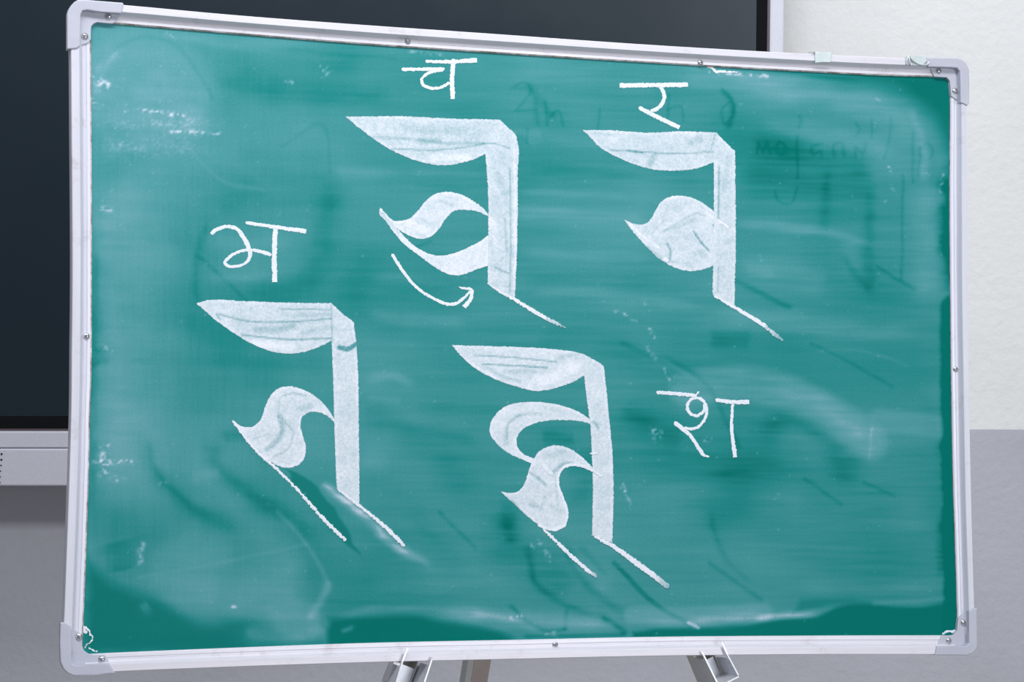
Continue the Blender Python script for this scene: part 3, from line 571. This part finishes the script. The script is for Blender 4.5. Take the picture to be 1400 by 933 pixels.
big('large calligraphic chalk letter at the upper right with a filled round body',
    ([(796.5, 177.7), (839, 178.4), (886, 181.5), (933.3, 179.6), (979.3, 181.2), (987.5, 190), (1005, 206.7), (1005.4, 250), (1006, 324), (1004, 417), (996, 415.6), (974, 403.3), (974.8, 363.4), (975.8, 250), (975.6, 222.6), (949.8, 231), (916.8, 233.6), (890.8, 231.5), (869.6, 225.6), (839, 212.6), (817.7, 199.7), (806, 187)],
     [([(833, 205), (880, 208), (920, 210), (975, 208)], 2.2, -.30), ([(858, 206), (878, 209)], 4, -.25), ([(895, 213), (887, 227)], 9, -.16), ([(945, 195), (955, 190)], 12, -.14), ([(983, 228), (982, 300)], 2.4, -.34), ([(982, 365), (981, 400)], 2.2, -.2), ([(800, 181), (840, 185)], 4, -.12), ([(996, 215), (990, 260)], 8, -.10), ([(978, 182), (972, 205)], 3, -.16)], .76),
    [([(853.3, 300.5), (865.6, 305.6), (880.4, 306.6), (890.2, 299.3), (896.4, 287), (905, 274.8), (918.6, 268.7), (935.8, 268), (953, 273.4), (970.4, 284.5), (987.6, 303), (1000, 321.5), (1001, 338.7), (992.5, 351), (977.8, 362), (960.5, 368.8), (940.8, 370.8), (923.5, 366.3), (903.8, 356), (884, 337.5), (866.8, 319)],
      [([(905, 318), (930, 303), (956, 292), (964, 296)], 3, -.20), ([(922, 312), (950, 300)], 6, -.14), ([(948, 316), (958, 331), (969, 343)], 2.6, -.45), ([(975, 308), (990, 322), (1001, 339)], 2.8, -.45), ([(912, 333), (917, 345), (915, 356)], 3, -.32), ([(958, 345), (962, 350)], 9, -.14), ([(862, 307), (880, 324), (900, 338)], 4, .16), ([(885, 338), (905, 355)], 5, -.22), ([(890, 320), (910, 300)], 3, -.12), ([(905, 358), (940, 360)], 2, -.15), ([(965, 290), (985, 306)], 3, .15), ([(930, 285), (910, 290)], 8, -.08)], .80)],
    [(([(976, 405), (998, 417), (1022, 431), (1046, 446)], [1.6, 4.4, 5.4, 5.8]), dict(rough=.4, ends=(1, 0))), (([(1045, 445.6), (1058, 456), (1070, 466)], [5.6, 5, 3]), dict(den=.62, tail=.7, rough=.7)), (([(980, 300), (996, 312)], 4), dict(rough=.6)), (([(906, 354), (914, 357)], 5), dict(rough=.8))])
big('large calligraphic chalk letter at the left with two long strokes below',
    ([(267.8, 414.9), (280, 411.6), (334.3, 412), (405, 414.4), (453.4, 414.9), (465.2, 426.2), (483, 440.4), (487.2, 468.7), (488.6, 490), (490.7, 586.5), (491.4, 692.6), (486, 690), (460, 668.5), (457, 580), (454.3, 490), (453.2, 466), (433.4, 475.8), (405, 483.3), (372, 481), (341.4, 468.7), (317.8, 454.5), (294.2, 438), (280, 425)],
     [([(380, 422), (451, 424)], 2.2, -.28), ([(300, 430), (330, 438), (400, 440), (452, 436)], 2.6, -.32), ([(350, 452), (385, 450), (400, 446)], 10, -.22), ([(330, 458), (390, 464), (453, 463)], 2.6, -.36), ([(400, 432), (450, 430)], 6, -.12), ([(415, 455), (452, 448)], 8, -.12), ([(464, 475.5), (475, 477.5), (487, 470.5)], 5.2, -1.6), ([(453, 416), (454, 468)], 2.2, -.25), ([(345, 470), (400, 475)], 10, .14), ([(296, 430), (300, 436)], 3, -.3)], .78),
    [([(317, 574.6), (331.5, 583.3), (344.3, 584.9), (355.6, 575.2), (362, 557.5), (368.5, 543), (379.7, 531.8), (395.8, 528.6), (415, 533.4), (434.4, 544.7), (450.5, 562.4), (464, 587), (453.7, 574.3), (437.6, 564.6), (423, 564), (413, 570), (410.8, 580), (415, 599.4), (418.3, 615.4), (415, 628.3), (405.4, 637.3), (389.4, 639.8), (373.3, 634), (354, 620.3), (334.7, 597.8)],
      [([(385, 542), (400, 538), (418, 541)], 2.2, -.25), ([(408, 560), (425, 556)], 9, -.14), ([(382, 570), (386, 588), (376, 606), (366, 614)], 8, -.26), ([(386, 572), (402, 592), (392, 616), (374, 624)], 3, -.18), ([(347, 600), (368, 594)], 3, -.14), ([(382, 545), (380, 570)], 4, -.12), ([(340, 605), (356, 620)], 4, -.2)], .84)],
    [(([(318, 575), (334, 597), (354, 620), (379.7, 643), (418.3, 683), (444, 712), (473, 739.5)], [4, 3.6, 3.4, 3.6, 4.2, 4.8, 4.4]), dict(rough=.6)), (([(462, 670), (492.3, 692.6), (524.5, 719), (553.4, 747.3)], [1.6, 4, 5, 5]), dict(rough=.6))])
big('large calligraphic chalk letter at the bottom centre with two curved bodies',
    ([(617.2, 471.9), (664.3, 473.4), (715.7, 475), (759.4, 477.8), (790.3, 482.4), (798, 484.7), (805.7, 488.6), (825, 500), (827.6, 519.4), (832.7, 570.9), (837.6, 625), (838.7, 664), (837, 743), (832.5, 741), (809.4, 732), (810.4, 664), (808.6, 614), (807, 583.7), (803, 552.9), (798.3, 513.8), (790.3, 518.9), (767, 528.4), (744, 534.3), (731, 534.9), (713, 531), (684.9, 522), (651.4, 505.3), (630.9, 487.6)],
     [([(648, 486), (700, 489), (760, 495)], 2.4, -.34), ([(660, 498), (700, 500), (748, 503)], 2.6, -.40), ([(690, 508), (730, 508)], 6, -.14), ([(665, 502), (690, 516), (712, 522)], 5, -.16), ([(760, 490), (790, 483)], 6, -.14), ([(740, 522), (785, 502)], 16, .15), ([(812, 577), (818, 586)], 4, -.25), ([(735, 512), (722, 530)], 5, .1), ([(632, 490), (680, 519)], 4, .12)], .80),
    [([(814, 582), (803, 570.9), (785, 560.6), (764.6, 554), (741.4, 550.3), (715.7, 550.3), (695, 554), (679.7, 564.4), (670.7, 578.6), (669.4, 591.4), (677, 604.3), (692.6, 618.4), (710.6, 627.4), (728, 634.4), (732, 628), (716, 621), (708, 612), (706.7, 599), (713, 588.9), (728.6, 579.9), (749, 575.5), (774.9, 574.7), (798, 577.3)], [([(710, 568), (695, 580), (693, 600)], 3, -.24), ([(705, 569), (724, 566), (740, 566)], 5, -.18), ([(690, 585), (692, 608)], 7, -.12), ([(740, 558), (770, 563)], 8, -.06)], .83),
     ([(684, 672.4), (698.2, 674.3), (709.3, 671.3), (718, 659), (722.9, 643), (729, 629.4), (736.4, 618.3), (748.7, 611), (763.5, 609.2), (778.3, 613.4), (793, 623.3), (805.4, 634.4), (822.7, 657), (810.4, 645.5), (798, 639.3), (783.2, 636.8), (771, 640.5), (763.5, 649), (763.5, 664), (768.5, 678.7), (775.9, 693.5), (776.3, 708.3), (772.2, 719.4), (758.6, 725), (743.8, 721.9), (734, 716.2), (719, 704.6), (702, 688.6)],
      [([(725, 647), (738, 656), (746, 664)], 4, -.32), ([(757, 646), (768, 636), (780, 634)], 6, -.26), ([(700, 685), (716, 704)], 4, -.25), ([(725, 690), (740, 695), (744, 680)], 5, -.16), ([(750, 690), (768, 700)], 5, -.10), ([(748, 624), (770, 618)], 8, -.10), ([(760, 655), (762, 690)], 4, -.12)], .82)],
    [(([(735, 717), (746, 722.5), (760, 724.4), (771, 718), (775, 703), (770, 684), (763, 664), (763.6, 648), (771, 639), (783, 636), (798, 638.4), (811, 644)], 4.2), dict(rough=.4)), (([(741, 634), (755, 650)], 6.4), dict(den=.95)), (([(742, 723.5), (763.5, 743.5), (783.2, 762.5), (803, 779.8), (816, 789.5)], [3, 4.4, 5, 5.4, 4]), dict(rough=.6, tail=.15)),
     (([(812, 733.4), (837.5, 747), (864.6, 766.2), (886.8, 782.3), (914, 803.5)], [3, 5.6, 7.4, 8, 7]), dict(rough=.5, tail=.25)), (([(806, 620.4), (818, 620)], 3), dict()), (([(800, 638), (822, 652)], 3.4), dict(rough=.7))])

# chips of old tape and paint left along the frame
c = Chalk()
c.stroke([(102, 860), (108, 864), (114, 858), (120, 861), (123, 867), (127, 872), (124, 878), (118, 882), (116, 887)], [2, 4, 5, 4, 2, 2, 2, 1.6, 1], rough=.6)
c.stroke([(113, 858), (116, 864), (119, 866)], [4, 6, 4], rough=.8); c.stroke([(121, 886), (127, 890), (133, 891)], [1.5, 2, 2.4], rough=.6)
c.build('torn_tape', 'shred of torn white tape in the lower left corner')
c = Chalk(); c.stroke([(1288, 868), (1292, 865), (1299, 863.5), (1305, 863), (1309, 859)], [1.4, 2.4, 3.4, 3.2, 1.6], rough=.5); c.build('torn_tape', 'shred of torn tape in the lower right corner')
c = Chalk(); c.stroke([(966, 92), (974, 93), (978, 98), (1010, 98.4)], [1.5, 4, 2.5, 1.2], rough=.5); c.build('torn_tape', 'sliver of tape under the top rail')

# ------------------------------------------------------------------ tin clips folded over the top rail
def clip(label, poly_front, x0, x1, curl):
    bx, by = (x0 + x1) / 2, float(interp(TOP_O, (x0 + x1) / 2, 0))
    u0, v0 = L(bx, by, 0); T = BM @ Matrix.Translation((u0, v0, 0))
    o = thing('tin_clip', label, 'clip', T, 'tin clips on the top rail'); sh = lambda p, w=.0012: (L(p[0], p[1], w)[0] - u0, L(p[0], p[1], w)[1] - v0)
    bm = bmesh.new(); add_prism(bm, [sh(p) for p in poly_front], .0004, .0014, .0003); f_ = obj('front_flap', bm_mesh('front_flap', bm), m_clip.m, o)
    a, b = sh((x0, by - 1.0)), sh((x1, by - .2))
    bm = bmesh.new(); add_prism(bm, [(a[0], .0002), (b[0], .0002 + b[1] - a[1]), (b[0], .0016 + b[1] - a[1]), (a[0], .0016)], -.0200, .0012, .0003); obj('top_fold', bm_mesh('top_fold', bm), m_clip.m, o)
    bm = bmesh.new(); add_prism(bm, [(a[0], -.012), (b[0], -.012), (b[0], .001), (a[0], .001)], -.0212, -.0202, .0002); obj('rear_flap', bm_mesh('rear_flap', bm), m_clip.m, o)
    for cv in curl:                                # bent-up sheet edges
        bm = bmesh.new(); ps = spline(cv, 1.5); vv = []; 
        for i, p in enumerate(ps):
            q = sh(p, .002); k = i / (len(ps) - 1); h = .0012 + .0022 * math.sin(math.pi * k); r = .0007
            vv.append([bm.verts.new((q[0] + r * math.cos(t_) , q[1] + r * math.sin(t_) * .8, h + r * .6 * math.sin(t_ + .8))) for t_ in np.linspace(0, 2 * math.pi, 7)[:-1]])
        for i in range(len(vv) - 1):
            for j in range(6): bm.faces.new((vv[i][j], vv[i][(j+1) % 6], vv[i+1][(j+1) % 6], vv[i+1][j]))
        bm.faces.new(vv[0]); bm.faces.new(vv[-1]); obj('bent_edge', bm_mesh('bent_edge', bm, True), m_clip.m, o)
clip('flat thin metal clip folded over the top rail, the one nearer the dark screen', [(1114, 71.6), (1137, 72.4), (1135.5, 85.2), (1125, 85), (1114.5, 86)], 1114, 1137, [[(1107, 71.4), (1111, 71.2), (1114, 70.8)]])
clip('curled thin metal clip folded over the top rail beside the corner cap', [(1244, 75.5), (1266, 76.5), (1266.5, 84), (1262, 88.5), (1254, 87), (1248, 84), (1245, 80)], 1243, 1266, [[(1240, 88), (1240, 81), (1243.4, 75), (1245, 80), (1249, 84.6), (1257, 88.6), (1264, 89.4), (1269.6, 87.4), (1270, 84), (1266.4, 82)], [(1243.5, 75), (1242.4, 82), (1244.6, 89)]])

# ------------------------------------------------------------------ easel behind and below the board (same local frame as the board)
foot_w = -.026
def floor_v(u, w):                                 # v at which a point of the board's frame touches the floor
    return -(ORG.z + r1.z * u + nrm.z * w) / r2.z
apex = L(757, 395, foot_w); legs = []
base_pt = BM @ Vector((apex[0], floor_v(apex[0], foot_w), foot_w))
EM = BM.copy(); EM.translation = base_pt; INV = EM.inverted() @ BM
easel = thing('easel', 'grey metal folding easel holding up the green chalkboard', 'easel', EM)
def basis(a, b, wdir=Vector((0, 0, 1))):            # matrix: z along a->b, x across, y away from the board
    z = (b - a).normalized(); x = z.cross(wdir).normalized(); y = z.cross(x)
    M = Matrix(((x.x, y.x, z.x, a.x), (x.y, y.y, z.y, a.y), (x.z, y.z, z.z, a.z), (0, 0, 0, 1))); return INV @ M
def channel(name, a, b, w, d, mat, open_front=True, t_=.0016, label=None):
    Ln = (b - a).length; bm = bmesh.new()          # y axis points away from the room; the web is at the back
    add_box(bm, -w/2, w/2, d - t_, d, 0, Ln); add_box(bm, -w/2, -w/2 + t_, 0, d, 0, Ln); add_box(bm, w/2 - t_, w/2, 0, d, 0, Ln)
    bm.transform(basis(a, b)); o = obj(name, bm_mesh(name, bm), mat.m, easel)
    if label: o['label'] = label
    return o
apex3 = Vector((apex[0], apex[1], foot_w))
for sgn, px_ in ((-1, 557), (1, 963.5)):
    py = float(interp(BOT_O, px_, 0)); hit = Vector((*L(px_, py, foot_w), foot_w)); d = (hit - apex3).normalized()
    k = 1.0
    for _ in range(30):
        q = apex3 + d * k; k += (q.y - floor_v(q.x, foot_w)) / -d.y
    ft = apex3 + d * (k - .012)
    lg = channel('front_leg', ft, apex3, .0215, .020, m_paint)
    bm = bmesh.new(); add_box(bm, -.014, .014, -.003, .023, -.012, .02, .003); bm.transform(basis(ft, apex3)); obj('rubber_foot', bm_mesh('rubber_foot', bm), m_rubber.m, lg)
    # support bracket: U channel open to the room, its two side plates reach in front of the frame and end in prongs
    up = -d; z0 = hit - up * .0
    MB = basis(hit - up * .05, hit + up * .02)
    # in MB: x across, y away from room (0 at w=foot_w), z up the leg; frame front at y = foot_w
    bm = bmesh.new(); fr = foot_w
    hw = .0127 if sgn < 0 else .0112; t_ = .0014
    tilt = d.x / d.y                                  # frame bottom edge runs across the leg at this slope
    def plate(bm, x):
        zb = .05 + x * tilt                            # height where the frame's underside crosses this plate
        prof = [(.012, .026), (fr - .0110, .026), (fr - .0118, .0275), (fr - .0050, zb + .004), (fr - .0036, .0615), (fr - .0026, .0618), (fr - .0022, zb - .0016), (.0065 - .0065, zb - .0016), (.0, zb - .004), (.012, zb - .008)]
        t = bmesh.new(); A = [t.verts.new((x - t_/2, y, z)) for y, z in prof]; B = [t.verts.new((x + t_/2, y, z)) for y, z in prof]
        t.faces.new(A); t.faces.new(B[::-1])
        for i in range(len(A)): j = (i + 1) % len(A); t.faces.new((A[i], B[i], B[j], A[j]))
        me = bpy.data.meshes.new('t'); bmesh.ops.recalc_face_normals(t, faces=t.faces); t.to_mesh(me); t.free(); bm.from_mesh(me); bpy.data.meshes.remove(me)
    plate(bm, -hw); plate(bm, hw)
    add_box(bm, -hw, hw - .0045, -.0022, -.0008, .026, .046)   # web against the leg
    add_box(bm, -hw, hw, fr - .0114, -.0010, .0254, .0266)      # floor of the bracket
    bm.transform(MB); br = obj('support_bracket', bm_mesh('support_bracket', bm), m_steel.m, easel); br['label'] = 'U-shaped bracket whose two prongs hook over the lower rail'
    bm = bmesh.new(); bmesh.ops.create_uvsphere(bm, u_segments=14, v_segments=8, radius=.004, matrix=MB @ Matrix.Translation((-.0112, .010, .016)) @ Matrix.Diagonal((.5, 1, 1.4, 1)))
    obj('bolt', bm_mesh('bolt', bm, True), m_steel.m, lg)
# rear leg, passes behind the bottom rail a little left of the middle
mid = at_depth(655, 917, 2.42); mid = BM.inverted() @ mid; top = apex3 + Vector((-.004, -.01, -.03)); d = (mid - top).normalized(); k = 1.0
for _ in range(40):
    q = top + d * k; k += ((BM @ q).z) / -(BM.to_3x3() @ d).z
ft = top + d * (k - .012)
Ln = (top - ft).length; MR = basis(ft, top)
bm = bmesh.new(); add_box(bm, -.0075, .0125, .0, .016, 0, Ln); bm.transform(MR); rl = obj('rear_leg', bm_mesh('rear_leg', bm), m_rear.m, easel)
bm = bmesh.new(); add_box(bm, -.0150, -.0078, .0, .016, 0, Ln); bm.transform(MR); obj('rear_leg_flange', bm_mesh('rear_leg_flange', bm), m_edgep.m, rl)
bm = bmesh.new(); add_box(bm, -.017, .015, -.003, .019, -.012, .02, .003); bm.transform(MR); obj('rubber_foot', bm_mesh('rubber_foot', bm), m_rubber.m, rl)
bm = bmesh.new(); add_box(bm, apex3.x - .03, apex3.x + .03, apex3.y - .05, apex3.y + .03, -.068, -.034, .004); bm.transform(INV); obj('hinge_block', bm_mesh('hinge_block', bm), m_steel.m, easel)
